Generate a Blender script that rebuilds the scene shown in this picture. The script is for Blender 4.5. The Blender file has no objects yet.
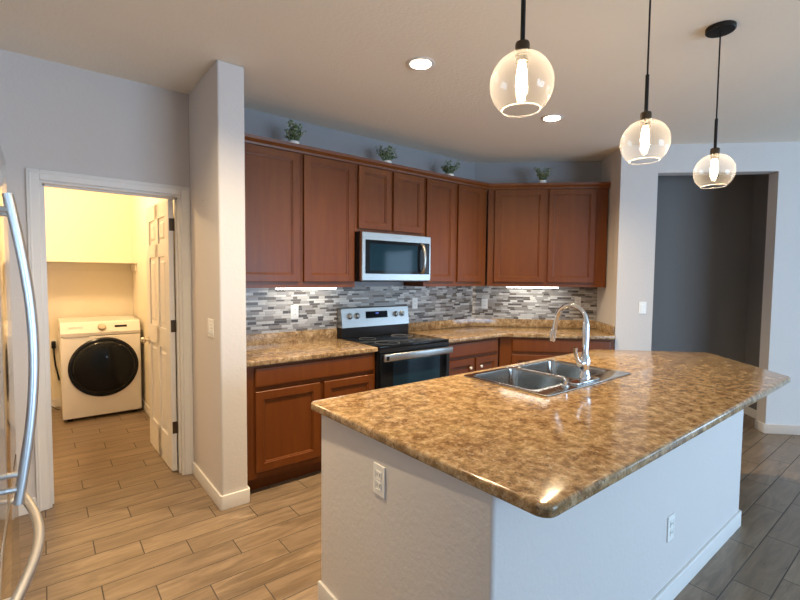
import bpy, bmesh, math, random
from mathutils import Vector, Matrix
random.seed(7)
SC = bpy.context.scene
COL = SC.collection

# ------------------------------------------------------------------ camera
F_PX, YAW, PIT, ROL, CAMH = 448.54, 0.8977, 0.0529, 0.0096, 1.4752
cd = bpy.data.cameras.new('camera'); cam = bpy.data.objects.new('camera', cd); COL.objects.link(cam)
fw = Vector((math.cos(YAW)*math.cos(PIT), math.sin(YAW)*math.cos(PIT), -math.sin(PIT)))
rt = Vector((math.sin(YAW), -math.cos(YAW), 0)); up = rt.cross(fw)
r2 = rt*math.cos(ROL)+up*math.sin(ROL); u2 = -rt*math.sin(ROL)+up*math.cos(ROL)
cam.matrix_world = Matrix(((r2.x, u2.x, -fw.x, 0), (r2.y, u2.y, -fw.y, 0), (r2.z, u2.z, -fw.z, CAMH), (0, 0, 0, 1)))
cd.sensor_width = 36; cd.lens = F_PX*36/800; cd.clip_start = 0.02; cd.clip_end = 60
SC.camera = cam

# ------------------------------------------------------------------ world, lights, exposure
w = bpy.data.worlds.new('world'); SC.world = w; w.use_nodes = True
bg = w.node_tree.nodes['Background']; bg.inputs[0].default_value = (0.62, 0.80, 1.0, 1); bg.inputs[1].default_value = 1.2
vs = SC.view_settings
vs.view_transform = 'Standard'; vs.look = 'None'; vs.gamma = 1; vs.use_curve_mapping = False; vs.exposure = 0.13

def area(name, loc, target, sx, sy, power, col, spread=180, shape='RECTANGLE'):
    l = bpy.data.lights.new(name, 'AREA'); l.shape = shape; l.size = sx; l.size_y = sy
    l.energy = power; l.color = col; l.spread = math.radians(spread)
    o = bpy.data.objects.new(name, l); COL.objects.link(o); o.location = loc
    d = Vector(target)-Vector(loc); o.rotation_euler = d.to_track_quat('-Z', 'Y').to_euler()
    return o
DAY = (0.48, 0.72, 1.0)
area('daylight_patio_door', (3.3, -4.74, 1.08), (3.3, 0, 1.08), 3.3, 2.0, 250, DAY)
area('daylight_side_window', (7.93, -2.25, 1.25), (0, -2.25, 1.25), 1.2, 1.85, 46, DAY)
area('daylight_corner_window', (7.93, -3.85, 1.25), (0, -3.85, 1.25), 1.2, 1.85, 40, DAY)
WARM = (1.0, 0.76, 0.46)

# ------------------------------------------------------------------ layout numbers
H = 2.757
YR = 3.509
KX = 3.860
L1, L2 = 1.373, 0.594
S = math.sqrt(0.5)
FR_W = (Vector((0, 0, 0)), 0.0)                 # world frame
FR_R = (Vector((0, YR, 0)), 0.0)                # range wall: x along the wall, -y into the room
FR_D = (Vector((KX, YR, 0)), -math.pi/4)        # diagonal wall
def dg(s, t):
    return (KX+S*s-S*t, YR-S*s-S*t)

# ------------------------------------------------------------------ material helpers
class NT:
    def __init__(s, name, rough=0.5, metal=0.0, color=(0.8, 0.8, 0.8), coat=0, spec=0.5):
        s.m = bpy.data.materials.new(name); s.m.use_nodes = True
        s.n = s.m.node_tree.nodes; s.l = s.m.node_tree.links
        s.b = s.n['Principled BSDF']
        s.set('Base Color', (*color, 1)); s.set('Roughness', rough); s.set('Metallic', metal)
        s.set('Coat Weight', coat); s.set('Specular IOR Level', spec); s.set('Coat Roughness', 0.08)
    def set(s, k, v):
        if isinstance(v, bpy.types.NodeSocket): s.l.new(v, s.b.inputs[k])
        else: s.b.inputs[k].default_value = v
    def inp(s, sock, v):
        if isinstance(v, bpy.types.NodeSocket): s.l.new(v, sock)
        elif isinstance(v, (tuple, list)) and len(v) == 3 and len(sock.default_value) == 4: sock.default_value = (*v, 1)
        else: sock.default_value = v
    def math(s, op, a, b=0.0, c=0.0):
        n = s.n.new('ShaderNodeMath'); n.operation = op
        s.inp(n.inputs[0], a); s.inp(n.inputs[1], b); s.inp(n.inputs[2], c); return n.outputs[0]
    def pos(s):
        return s.n.new('ShaderNodeNewGeometry').outputs['Position']
    def sep(s, v):
        n = s.n.new('ShaderNodeSeparateXYZ'); s.l.new(v, n.inputs[0]); return n.outputs
    def comb(s, x, y, z):
        n = s.n.new('ShaderNodeCombineXYZ')
        for i, v in enumerate((x, y, z)): s.inp(n.inputs[i], v)
        return n.outputs[0]
    def vmul(s, v, k):
        n = s.n.new('ShaderNodeVectorMath'); n.operation = 'MULTIPLY'; s.l.new(v, n.inputs[0]); n.inputs[1].default_value = k; return n.outputs[0]
    def noise(s, v, scale, detail=3, rough=0.5, dist=0.0):
        n = s.n.new('ShaderNodeTexNoise'); s.l.new(v, n.inputs['Vector']); n.inputs['Scale'].default_value = scale
        n.inputs['Detail'].default_value = detail; n.inputs['Roughness'].default_value = rough; n.inputs['Distortion'].default_value = dist
        return n.outputs['Fac']
    def voro(s, v, scale):
        n = s.n.new('ShaderNodeTexVoronoi'); s.l.new(v, n.inputs['Vector']); n.inputs['Scale'].default_value = scale; return n.outputs
    def white(s, v):
        n = s.n.new('ShaderNodeTexWhiteNoise'); n.noise_dimensions = '3D'; s.l.new(v, n.inputs['Vector']); return n.outputs['Value']
    def ramp(s, f, stops, const=False):
        n = s.n.new('ShaderNodeValToRGB'); s.l.new(f, n.inputs[0]); e = n.color_ramp.elements
        if const: n.color_ramp.interpolation = 'CONSTANT'
        while len(e) < len(stops): e.new(0.5)
        for i, (p, c) in enumerate(stops): e[i].position = p; e[i].color = (*c, 1)
        return n.outputs[0]
    def mix(s, f, a, b, mode='MIX'):
        n = s.n.new('ShaderNodeMix'); n.data_type = 'RGBA'; n.blend_type = mode
        s.inp(n.inputs[0], f); s.inp(n.inputs[6], a); s.inp(n.inputs[7], b); return n.outputs[2]
    def bump(s, h, strength=0.1, dist=0.01):
        n = s.n.new('ShaderNodeBump'); s.l.new(h, n.inputs['Height']); n.inputs['Strength'].default_value = strength
        n.inputs['Distance'].default_value = dist; s.l.new(n.outputs[0], s.b.inputs['Normal']); return n

def mat_paint(name, col, rough=0.75, tex=0.25):
    m = NT(name, rough, color=col, spec=0.3); p = m.pos()
    h = m.noise(p, 55, 3, 0.55)
    m.bump(h, tex, 0.006); return m.m
def mat_plain(name, col, rough=0.5, metal=0.0, coat=0, var=0.06):
    m = NT(name, rough, metal, col, coat); p = m.pos()
    f = m.noise(p, 18, 2); m.set('Base Color', m.mix(f, tuple(c*(1-var) for c in col), tuple(min(1, c*(1+var)) for c in col)))
    return m.m

M = {}
M['wall'] = mat_paint('painted_wall', (0.62, 0.585, 0.565))
M['ceiling'] = mat_paint('ceiling_paint', (0.82, 0.76, 0.67), 0.85, 0.35)
M['wall_slate'] = mat_paint('slate_grey_wall', (0.29, 0.285, 0.295))  # darker slate grey than the other walls, for range and diagonal walls
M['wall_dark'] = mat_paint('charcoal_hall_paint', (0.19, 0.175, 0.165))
M['wall_laundry'] = mat_paint('laundry_paint', (0.80, 0.74, 0.62))
M['trim'] = mat_plain('white_trim_paint', (0.74, 0.72, 0.70), 0.4, var=0.02)
M['plastic'] = mat_plain('white_plastic', (0.82, 0.81, 0.78), 0.35, var=0.02)
M['slot'] = mat_plain('dark_slot', (0.05, 0.05, 0.05), 0.6)
M['black'] = mat_plain('black_enamel', (0.012, 0.012, 0.014), 0.25)
M['blackmetal'] = mat_plain('matte_black_metal', (0.02, 0.018, 0.017), 0.45, 0.6)
M['bronze'] = mat_plain('dark_bronze_metal', (0.09, 0.065, 0.045), 0.35, 0.9)
M['glassblack'] = mat_plain('black_glass', (0.006, 0.008, 0.011), 0.05)
M['ovenwin'] = mat_plain('oven_window_glass', (0.006, 0.022, 0.040), 0.06)
for k_ in ('glassblack', 'ovenwin', 'black'): M[k_].node_tree.nodes['Principled BSDF'].inputs['Specular IOR Level'].default_value = 0.22
M['chrome'] = mat_plain('chrome', (0.80, 0.82, 0.84), 0.06, 1.0, var=0.01)
M['nickel'] = mat_plain('brushed_nickel', (0.55, 0.50, 0.43), 0.3, 1.0)
M['whiteenamel'] = mat_plain('white_enamel', (0.84, 0.81, 0.77), 0.25, coat=0.3, var=0.01)
M['greyplastic'] = mat_plain('grey_plastic', (0.30, 0.30, 0.31), 0.4)
M['ceramic'] = mat_plain('white_ceramic', (0.78, 0.76, 0.72), 0.4, var=0.02)
M['leaf'] = None

def mat_steel(name, axis, col=(0.62, 0.63, 0.64), rough=0.24):
    m = NT(name, rough, 1.0, col); p = m.pos()
    sc = [260, 260, 260]; sc[axis] = 4
    v = m.vmul(p, tuple(sc)); f = m.noise(v, 1.0, 2)
    m.set('Roughness', m.math('MULTIPLY_ADD', f, 0.14, rough-0.07))
    m.bump(f, 0.03, 0.001); return m.m
M['steel'] = mat_steel('brushed_stainless', 0, (0.46, 0.455, 0.44), 0.30)
M['steel_door'] = mat_steel('fridge_stainless', 1, (0.66, 0.66, 0.66), 0.13)
M['steel_soft'] = mat_steel('satin_stainless', 2, (0.66, 0.67, 0.68), 0.36)
M['steel_sink'] = mat_steel('sink_stainless', 0, (0.50, 0.49, 0.47), 0.15)

def mat_wood():
    m = NT('cherry_stained_maple', 0.45, coat=0.08, spec=0.3); p = m.pos()
    m.set('Coat Roughness', 0.22)
    v = m.vmul(p, (14, 14, 1.1)); g = m.noise(v, 1.6, 5, 0.6, 0.6)
    blot = m.noise(p, 3.2, 3)
    c = m.ramp(g, [(0.2, (0.110, 0.026, 0.003)), (0.55, (0.142, 0.038, 0.004)), (0.9, (0.185, 0.056, 0.007))])
    c = m.mix(m.math('MULTIPLY', blot, 0.35), c, (0.100, 0.022, 0.003))
    m.set('Base Color', c)
    m.set('Roughness', m.math('MULTIPLY_ADD', g, 0.08, 0.36)); return m.m
M['wood'] = mat_wood()

def mat_counter():
    m = NT('mottled_laminate', 0.13, spec=0.4); p = m.pos()
    a = m.noise(p, 23, 7, 0.76, 0.2); b = m.noise(p, 75, 4, 0.65); c = m.noise(p, 8, 3, 0.6, 0.5)
    col = m.ramp(a, [(0.35, (0.04, 0.025, 0.015)), (0.45, (0.15, 0.088, 0.043)), (0.54, (0.34, 0.225, 0.12)), (0.67, (0.60, 0.49, 0.33))])
    gold = m.ramp(c, [(0.38, (0.25, 0.135, 0.05)), (0.62, (0.47, 0.32, 0.15))])
    col = m.mix(0.34, col, gold)
    dark = m.ramp(b, [(0.33, (1, 1, 1)), (0.42, (0, 0, 0))])
    col = m.mix(m.math('MULTIPLY', dark, 0.75), col, (0.055, 0.04, 0.035))
    lite = m.ramp(m.noise(p, 48, 4, 0.6), [(0.58, (0, 0, 0)), (0.70, (1, 1, 1))])
    col = m.mix(m.math('MULTIPLY', lite, 0.35), col, (0.66, 0.58, 0.46))
    m.set('Base Color', col); return m.m
M['counter'] = mat_counter()

def mat_floor():
    m = NT('wood_look_plank_tile', 0.35, spec=0.45); x, y, z = m.sep(m.pos())
    rowf = m.math('DIVIDE', m.math('SUBTRACT', 3.384, y), 0.1524); row = m.math('FLOOR', rowf); fy = m.math('SUBTRACT', rowf, row)
    uf = m.math('DIVIDE', m.math('SUBTRACT', m.math('SUBTRACT', x, 0.182), m.math('MULTIPLY', row, 0.2032)), 0.6096)
    ui = m.math('FLOOR', uf); fx = m.math('SUBTRACT', uf, ui)
    dy = m.math('MULTIPLY', m.math('MINIMUM', fy, m.math('SUBTRACT', 1.0, fy)), 0.1524)
    dx = m.math('MULTIPLY', m.math('MINIMUM', fx, m.math('SUBTRACT', 1.0, fx)), 0.6096)
    d = m.math('MINIMUM', dx, dy); grout = m.math('LESS_THAN', d, 0.0026)
    rnd = m.white(m.comb(row, ui, 3.0)); rnd2 = m.white(m.comb(ui, row, 11.0))
    gv = m.comb(m.math('MULTIPLY_ADD', rnd, 40, m.math('MULTIPLY', x, 2.6)), m.math('MULTIPLY', y, 15), m.math('MULTIPLY', rnd2, 30))
    g = m.noise(gv, 1.0, 5, 0.6, 1.4)
    g2 = m.noise(gv, 5.0, 3, 0.6, 0.5)
    c = m.ramp(g, [(0.28, (0.110, 0.076, 0.048)), (0.50, (0.225, 0.160, 0.103)), (0.72, (0.345, 0.255, 0.170))])
    c = m.mix(m.math('MULTIPLY', g2, 0.35), c, (0.16, 0.112, 0.075))
    c = m.mix(m.math('MULTIPLY', rnd, 0.45), c, (0.15, 0.106, 0.072))
    c = m.mix(grout, c, (0.060, 0.046, 0.036)); m.set('Base Color', c)
    m.set('Roughness', m.math('MULTIPLY_ADD', grout, 0.4, m.math('MULTIPLY_ADD', g, 0.12, 0.24)))
    h = m.math('MINIMUM', m.math('DIVIDE', d, 0.004), 1.0)
    m.bump(h, 0.5, 0.002); return m.m
M['floor'] = mat_floor()

def mat_mosaic(name, ux, uy):
    m = NT(name, 0.30, spec=0.4); p = m.pos(); x, y, z = m.sep(p)
    u = m.math('ADD', m.math('MULTIPLY', x, ux), m.math('MULTIPLY', y, uy))
    per = 0.0390
    vf = m.math('DIVIDE', m.math('SUBTRACT', z, 1.0), per); vi = m.math('FLOOR', vf); fv = m.math('SUBTRACT', vf, vi)
    k = m.math('GREATER_THAN', fv, 0.60)
    row = m.math('ADD', m.math('MULTIPLY', vi, 2), k)
    # distance (m) to row edges
    e0 = m.math('MINIMUM', fv, m.math('SUBTRACT', 1.0, fv)); e1 = m.math('ABSOLUTE', m.math('SUBTRACT', fv, 0.60))
    dv = m.math('MULTIPLY', m.math('MINIMUM', e0, e1), per)
    off = m.white(m.comb(row, 5.0, 1.0))
    cw = 0.150
    uf = m.math('ADD', m.math('DIVIDE', u, cw), m.math('MULTIPLY', off, 3)); ui = m.math('FLOOR', uf); fu = m.math('SUBTRACT', uf, ui)
    split = m.math('MULTIPLY_ADD', m.white(m.comb(ui, row, 2.0)), 0.5, 0.25)
    side = m.math('GREATER_THAN', fu, split)
    du = m.math('MULTIPLY', m.math('MINIMUM', m.math('MINIMUM', fu, m.math('SUBTRACT', 1.0, fu)), m.math('ABSOLUTE', m.math('SUBTRACT', fu, split))), cw)
    d = m.math('MINIMUM', du, dv); grout = m.math('LESS_THAN', d, 0.0011)
    cell = m.comb(m.math('ADD', m.math('MULTIPLY', ui, 2), side), row, 7.0); r = m.white(cell)
    c = m.ramp(r, [(0.0, (0.040, 0.026, 0.017)), (0.12, (0.095, 0.064, 0.037)), (0.27, (0.27, 0.235, 0.20)), (0.44, (0.46, 0.425, 0.38)),
                   (0.60, (0.31, 0.285, 0.26)), (0.78, (0.64, 0.61, 0.56))], True)
    marb = m.noise(p, 60, 4, 0.65, 1.0)
    c = m.mix(m.math('MULTIPLY', marb, 0.35), c, m.mix(0.35, c, (0.62, 0.61, 0.60)))
    c = m.mix(m.math('MULTIPLY', m.noise(p, 110, 2), 0.22), c, (0.20, 0.19, 0.18))
    c = m.mix(grout, c, (0.30, 0.29, 0.28)); m.set('Base Color', c)
    m.set('Roughness', m.math('MULTIPLY_ADD', grout, 0.5, 0.3))
    m.bump(m.math('MINIMUM', m.math('DIVIDE', d, 0.002), 1.0), 0.4, 0.001); return m.m
M['mosaic_r'] = mat_mosaic('linear_mosaic_range_wall', 1.0, 0.0)
M['mosaic_d'] = mat_mosaic('linear_mosaic_diagonal_wall', S, -S)

def mat_leaf():
    m = NT('plant_leaf', 0.55); f = m.noise(m.pos(), 60, 2)
    m.set('Base Color', m.ramp(f, [(0.35, (0.04, 0.08, 0.02)), (0.5, (0.14, 0.21, 0.07)), (0.62, (0.50, 0.52, 0.38))])); return m.m
M['leaf'] = mat_leaf()
def mat_emit(name, col, st):
    m = bpy.data.materials.new(name); m.use_nodes = True; n = m.node_tree.nodes; n.clear()
    e = n.new('ShaderNodeEmission'); e.inputs[0].default_value = (*col, 1); e.inputs[1].default_value = st
    o = n.new('ShaderNodeOutputMaterial'); m.node_tree.links.new(e.outputs[0], o.inputs[0]); return m
M['bulb'] = mat_emit('glowing_filament_bulb', (1.0, 0.76, 0.48), 165)
M['can'] = mat_emit('recessed_lamp_lens', (1.0, 0.88, 0.62), 14)
M['strip'] = mat_emit('under_cabinet_tube', (1.0, 0.95, 0.84), 16)
M['dome'] = mat_emit('ceiling_dome_glow', (1.0, 0.76, 0.42), 6)
M['display'] = mat_emit('blue_display_digits', (0.15, 0.25, 0.9), 1.2)
def mat_globe(name='clear_seeded_glass', milk=0.016):
    m = bpy.data.materials.new(name); m.use_nodes = True; n = m.node_tree.nodes; l = m.node_tree.links; n.clear()
    out = n.new('ShaderNodeOutputMaterial'); tr = n.new('ShaderNodeBsdfTransparent'); gl = n.new('ShaderNodeBsdfGlossy'); df = n.new('ShaderNodeBsdfTranslucent')
    tr.inputs[0].default_value = (0.97, 0.96, 0.94, 1); gl.inputs['Roughness'].default_value = 0.03; df.inputs[0].default_value = (0.95, 0.93, 0.92, 1)
    geo = n.new('ShaderNodeNewGeometry'); tx = n.new('ShaderNodeTexVoronoi'); tx.inputs['Scale'].default_value = 90; l.new(geo.outputs['Position'], tx.inputs['Vector'])
    bp = n.new('ShaderNodeBump'); bp.inputs['Strength'].default_value = 0.12; bp.inputs['Distance'].default_value = 0.002; l.new(tx.outputs['Distance'], bp.inputs['Height']); l.new(bp.outputs[0], gl.inputs['Normal'])
    lw = n.new('ShaderNodeLayerWeight'); lw.inputs[0].default_value = 0.30
    pw = n.new('ShaderNodeMath'); pw.operation = 'MULTIPLY_ADD'; l.new(lw.outputs['Facing'], pw.inputs[0]); pw.inputs[1].default_value = 0.10; pw.inputs[2].default_value = milk
    m1 = n.new('ShaderNodeMixShader'); l.new(pw.outputs[0], m1.inputs[0]); l.new(tr.outputs[0], m1.inputs[1]); l.new(df.outputs[0], m1.inputs[2])
    p4 = n.new('ShaderNodeMath'); p4.operation = 'POWER'; l.new(lw.outputs['Facing'], p4.inputs[0]); p4.inputs[1].default_value = 3.0
    p5 = n.new('ShaderNodeMath'); p5.operation = 'MULTIPLY_ADD'; l.new(p4.outputs[0], p5.inputs[0]); p5.inputs[1].default_value = 0.5; p5.inputs[2].default_value = 0.04
    m2 = n.new('ShaderNodeMixShader'); l.new(p5.outputs[0], m2.inputs[0]); l.new(m1.outputs[0], m2.inputs[1]); l.new(gl.outputs[0], m2.inputs[2])
    l.new(m2.outputs[0], out.inputs[0]); return m
M['globe'] = mat_globe()
M['lip'] = mat_globe('rolled_glass_lip', 0.35)
def mat_pane():
    m = bpy.data.materials.new('window_pane_glass'); m.use_nodes = True; n = m.node_tree.nodes; l = m.node_tree.links; n.clear()
    out = n.new('ShaderNodeOutputMaterial'); tr = n.new('ShaderNodeBsdfTransparent'); gl = n.new('ShaderNodeBsdfGlossy'); gl.inputs['Roughness'].default_value = 0.02
    lw = n.new('ShaderNodeLayerWeight'); lw.inputs[0].default_value = 0.1
    mx = n.new('ShaderNodeMixShader'); l.new(lw.outputs['Fresnel'], mx.inputs[0]); l.new(tr.outputs[0], mx.inputs[1]); l.new(gl.outputs[0], mx.inputs[2]); l.new(mx.outputs[0], out.inputs[0]); return m
M['pane'] = mat_pane()

# ------------------------------------------------------------------ mesh helpers
class MB:
    def __init__(s): s.bm = bmesh.new()
    def box(s, x0, x1, y0, y1, z0, z1, b=0.0, seg=2):
        r = bmesh.ops.create_cube(s.bm, size=1); vs_ = r['verts']
        for v in vs_: v.co = Vector((x0+(v.co.x+.5)*(x1-x0), y0+(v.co.y+.5)*(y1-y0), z0+(v.co.z+.5)*(z1-z0)))
        if b > 0:
            ed = list({e for v in vs_ for e in v.link_edges})
            bmesh.ops.bevel(s.bm, geom=ed, offset=b, segments=seg, profile=0.5, affect='EDGES')
        return s
    def loft(s, rings, cap0=True, cap1=True, closed=True):
        R = [[s.bm.verts.new(p) for p in r] for r in rings]
        n = len(R[0])
        for a, b in zip(R, R[1:]):
            for i in range(n if closed else n-1):
                j = (i+1) % n
                try: s.bm.faces.new((a[i], a[j], b[j], b[i]))
                except ValueError: pass
        if cap0: s.bm.faces.new(R[0])
        if cap1: s.bm.faces.new(R[-1])
        return s
    def lathe(s, prof, c, n=28, axis='z', cap0=True, cap1=True):
        rings = []
        for r, h in prof:
            ring = []
            for i in range(n):
                a = 2*math.pi*i/n; u, v = r*math.cos(a), r*math.sin(a)
                if axis == 'z': p = (c[0]+u, c[1]+v, c[2]+h)
                elif axis == 'y': p = (c[0]+u, c[1]+h, c[2]+v)
                else: p = (c[0]+h, c[1]+u, c[2]+v)
                ring.append(p)
            rings.append(ring)
        return s.loft(rings, cap0, cap1)
    def tube(s, pts, r, n=12, flat=1.0):
        P = [Vector(p) for p in pts]; rings = []; nrm = None
        for i, p in enumerate(P):
            t = (P[min(i+1, len(P)-1)]-P[max(i-1, 0)]).normalized()
            if nrm is None:
                nrm = t.cross(Vector((0, 0, 1)))
                if nrm.length < 1e-3: nrm = Vector((1, 0, 0))
            nrm = (nrm-t*nrm.dot(t)).normalized(); bi = t.cross(nrm)
            rr = r[i] if isinstance(r, (list, tuple)) else r
            rings.append([p+nrm*math.cos(2*math.pi*k/n)*rr*flat+bi*math.sin(2*math.pi*k/n)*rr for k in range(n)])
        return s.loft(rings)
    def rects(s, x0, x1, z0, z1, steps):
        """steps (inset, y): nested rectangles facing -y"""
        rings = [[(x0+i, y, z0+i), (x1-i, y, z0+i), (x1-i, y, z1-i), (x0+i, y, z1-i)] for i, y in steps]
        return s.loft(rings)

def finish(name, mb, mat, parent=None, off=Vector((0, 0, 0)), smooth=False):
    bm = mb.bm
    bmesh.ops.recalc_face_normals(bm, faces=bm.faces[:])
    if off.length > 0:
        for v in bm.verts: v.co -= off
    me = bpy.data.meshes.new(name); bm.to_mesh(me); bm.free()
    me.materials.append(mat)
    if smooth:
        me.polygons.foreach_set('use_smooth', [True]*len(me.polygons)); me.set_sharp_from_angle(angle=math.radians(38))
    o = bpy.data.objects.new(name, me); COL.objects.link(o)
    if parent: o.parent = parent
    return o

def fw_(frame, p):
    o, r = frame; p = Vector(p); c, s_ = math.cos(r), math.sin(r)
    return Vector((o.x+c*p.x-s_*p.y, o.y+s_*p.x+c*p.y, o.z+p.z))

class Thing:
    def __init__(s, name, label, cat, frame, base, group=None):
        s.base = Vector(base); s.frame = frame
        s.o = bpy.data.objects.new(name, None); COL.objects.link(s.o)
        s.o.empty_display_size = 0.05
        s.o.location = fw_(frame, base); s.o.rotation_euler = (0, 0, frame[1])
        s.o['label'] = label; s.o['category'] = cat
        if group: s.o['group'] = group
    def part(s, name, mb, mat, parent=None, smooth=False, label=None):
        o = finish(name, mb, mat, parent or s.o, s.base, smooth)
        if label: o['label'] = label
        return o

def solo(name, label, cat, mb, mat, frame=FR_W, base=(0, 0, 0), group=None, smooth=False):
    base = Vector(base); o = finish(name, mb, mat, None, base, smooth)
    o.location = fw_(frame, base); o.rotation_euler = (0, 0, frame[1])
    o['label'] = label; o['category'] = cat
    if group: o['group'] = group
    return o
def struct(name, mb, mat, frame=FR_W, smooth=False, parent=None):
    o = finish(name, mb, mat, parent, smooth=smooth)
    if not parent:
        o.location = frame[0]; o.rotation_euler = (0, 0, frame[1])
    o['kind'] = 'structure'
    return o

def copy_tree(o, loc=None, label=None, parent=None):
    c = o.copy(); COL.objects.link(c)
    if parent: c.parent = parent
    for ch in list(o.children): copy_tree(ch, parent=c)
    if loc is not None: c.location = loc
    if label: c['label'] = label
    return c

def rounded(poly, r, n=6):
    out = []; N = len(poly)
    for i, p in enumerate(poly):
        a, b, c = Vector(poly[i-1]), Vector(p), Vector(poly[(i+1) % N])
        ri = r[i] if isinstance(r, (list, tuple)) else r
        d1 = (a-b).normalized(); d2 = (c-b).normalized()
        if ri <= 0: out.append(tuple(b)); continue
        ang = d1.angle(d2); k = ri/math.tan(ang/2); ctr = b+(d1+d2).normalized()*(ri/math.sin(ang/2))
        p0, p1 = b+d1*k, b+d2*k; v0, v1 = p0-ctr, p1-ctr
        a0 = math.atan2(v0.y, v0.x); a1 = math.atan2(v1.y, v1.x); da = (a1-a0+math.pi) % (2*math.pi)-math.pi
        for q in range(n+1):
            t = a0+da*q/n; out.append((ctr.x+ri*math.cos(t), ctr.y+ri*math.sin(t)))
    return out

def plate(outer, holes, z0, z1, bev=0.0, seg=3):
    """flat slab with holes, rounded rims, returned as an MB"""
    cu = bpy.data.curves.new('tmp', 'CURVE'); cu.dimensions = '2D'; cu.fill_mode = 'BOTH'
    for pl in [outer]+holes:
        sp = cu.splines.new('POLY'); sp.points.add(len(pl)-1)
        for k, p in enumerate(pl): sp.points[k].co = (p[0], p[1], 0, 1)
        sp.use_cyclic_u = True
    cu.extrude = (z1-z0)/2-bev; cu.bevel_depth = bev; cu.bevel_resolution = seg; cu.offset = -bev
    ob = bpy.data.objects.new('tmp', cu); COL.objects.link(ob)
    dep = bpy.context.evaluated_depsgraph_get(); dep.update()
    me = bpy.data.meshes.new_from_object(ob.evaluated_get(dep))
    mb = MB(); mb.bm.from_mesh(me); bpy.data.objects.remove(ob); bpy.data.curves.remove(cu); bpy.data.meshes.remove(me)
    for v in mb.bm.verts: v.co.z += (z0+z1)/2
    bmesh.ops.remove_doubles(mb.bm, verts=mb.bm.verts[:], dist=1e-5)
    return mb
def circle(cx, cy, r, n=40): return [(cx+r*math.cos(2*math.pi*i/n), cy+r*math.sin(2*math.pi*i/n)) for i in range(n)]
def rect(x0, x1, y0, y1): return [(x0, y0), (x1, y0), (x1, y1), (x0, y1)]

def text_mb(s_, size, x, y, z, depth=0.0006, rotz=0.0):
    """text standing upright facing -y (rotz about z), left edge at x"""
    cu = bpy.data.curves.new('tmp', 'FONT'); cu.body = s_; cu.size = size; cu.extrude = depth; cu.resolution_u = 2
    ob = bpy.data.objects.new('tmp', cu); COL.objects.link(ob)
    dep = bpy.context.evaluated_depsgraph_get(); dep.update()
    me = bpy.data.meshes.new_from_object(ob.evaluated_get(dep))
    mb = MB(); mb.bm.from_mesh(me); bpy.data.objects.remove(ob); bpy.data.curves.remove(cu); bpy.data.meshes.remove(me)
    T = Matrix.Translation((x, y, z)) @ Matrix.Rotation(rotz, 4, 'Z') @ Matrix.Rotation(math.pi/2, 4, 'X')
    bmesh.ops.transform(mb.bm, matrix=T, verts=mb.bm.verts[:]); return mb

# ------------------------------------------------------------------ setting
XW, XE, YS = -0.86, 8.0, -4.8           # side walls and rear wall of the big room
WT = 0.12
LX0, LX1, LY1 = -1.30, 0.84, 6.16        # laundry room
struct('floor', MB().box(-1.5, 8.3, -5.0, 6.4, -0.06, 0), M['floor'])
CANS = [(1.815, 2.10), (3.235, 2.12), (0.395, 2.08)]
struct('ceiling', plate(rect(-1.5, 8.3, -5.0, 6.4), [circle(x, y, 0.066) for x, y in CANS], H, H+0.02), M['ceiling'])

CX0, CX1, CY = 0.846, 1.010, 2.830       # stub column between laundry door and cabinets
DX0, DX1, DZ = -0.0, 0.785, 2.035        # laundry door opening
m_ = MB()
m_.box(-1.42, DX0, YR, YR+WT, 0, H); m_.box(DX0, DX1, YR, YR+WT, DZ, H); m_.box(DX1, CX0+.002, YR, YR+WT, 0, H)
struct('wall_left', m_, M['wall'])
struct('wall_range', MB().box(CX0+.002, KX+0.06, YR, YR+WT, 0, H), M['wall_slate'])
struct('wall_column', MB().box(CX0, CX1, CY, YR, 0, H, 0.012, 3), M['wall'])
struct('wall_diagonal', MB().box(0.0, L1+.0, 0, WT, 0, H), M['wall_slate'], FR_D)
struct('wall_alcove', MB().box(L1, L1+.12, -L2+.12, WT, 0, H), M['wall'], FR_D)
O0, O1, OZ = L1+0.341, L1+1.407, 2.49
m_ = MB(); m_.box(L1, O0, -L2, -L2+.13, 0, H); m_.box(O0, O1, -L2, -L2+.13, OZ, H); m_.box(O1, 6.45+.2, -L2, -L2+.13, 0, H)
struct('wall_right', m_, M['wall'], FR_D)
struct('wall_hall_back', MB().box(L1+.12, 3.12, .11, .23, 0, H), M['wall_dark'], FR_D)
struct('wall_hall_side', MB().box(3.0, 3.12, -L2+.13, .11, 0, H), M['wall_dark'], FR_D)
struct('wall_west', MB().box(XW-.12, XW, YS, YR, 0, H), M['wall'])
SX0, SX1, SZ = 1.65, 4.95, 2.1
m_ = MB(); m_.box(XW-.12, SX0, YS-.12, YS, 0, H); m_.box(SX0, SX1, YS-.12, YS, SZ, H); m_.box(SX1, XE+.12, YS-.12, YS, 0, H)
struct('wall_south', m_, M['wall'])
WIN = [(-2.9, -1.6), (-4.5, -3.2)]
m_ = MB(); m_.box(XE, XE+.12, YS, -4.5, 0, H); m_.box(XE, XE+.12, -3.2, -2.9, 0, H); m_.box(XE, XE+.12, -1.6, -1.2, 0, H)
for a, b in WIN: m_.box(XE, XE+.12, a, b, 0, .3); m_.box(XE, XE+.12, a, b, 2.2, H)
struct('wall_east', m_, M['wall'])
struct('wall_laundry_back', MB().box(LX0-.12, LX1+.12, LY1, LY1+.12, 0, H), M['wall_laundry'])
struct('wall_laundry_left', MB().box(LX0-.12, LX0, YR+WT, LY1, 0, H), M['wall_laundry'])
struct('wall_laundry_right', MB().box(LX1, LX1+.12, YR+WT, LY1, 0, H), M['wall_laundry'])

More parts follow.
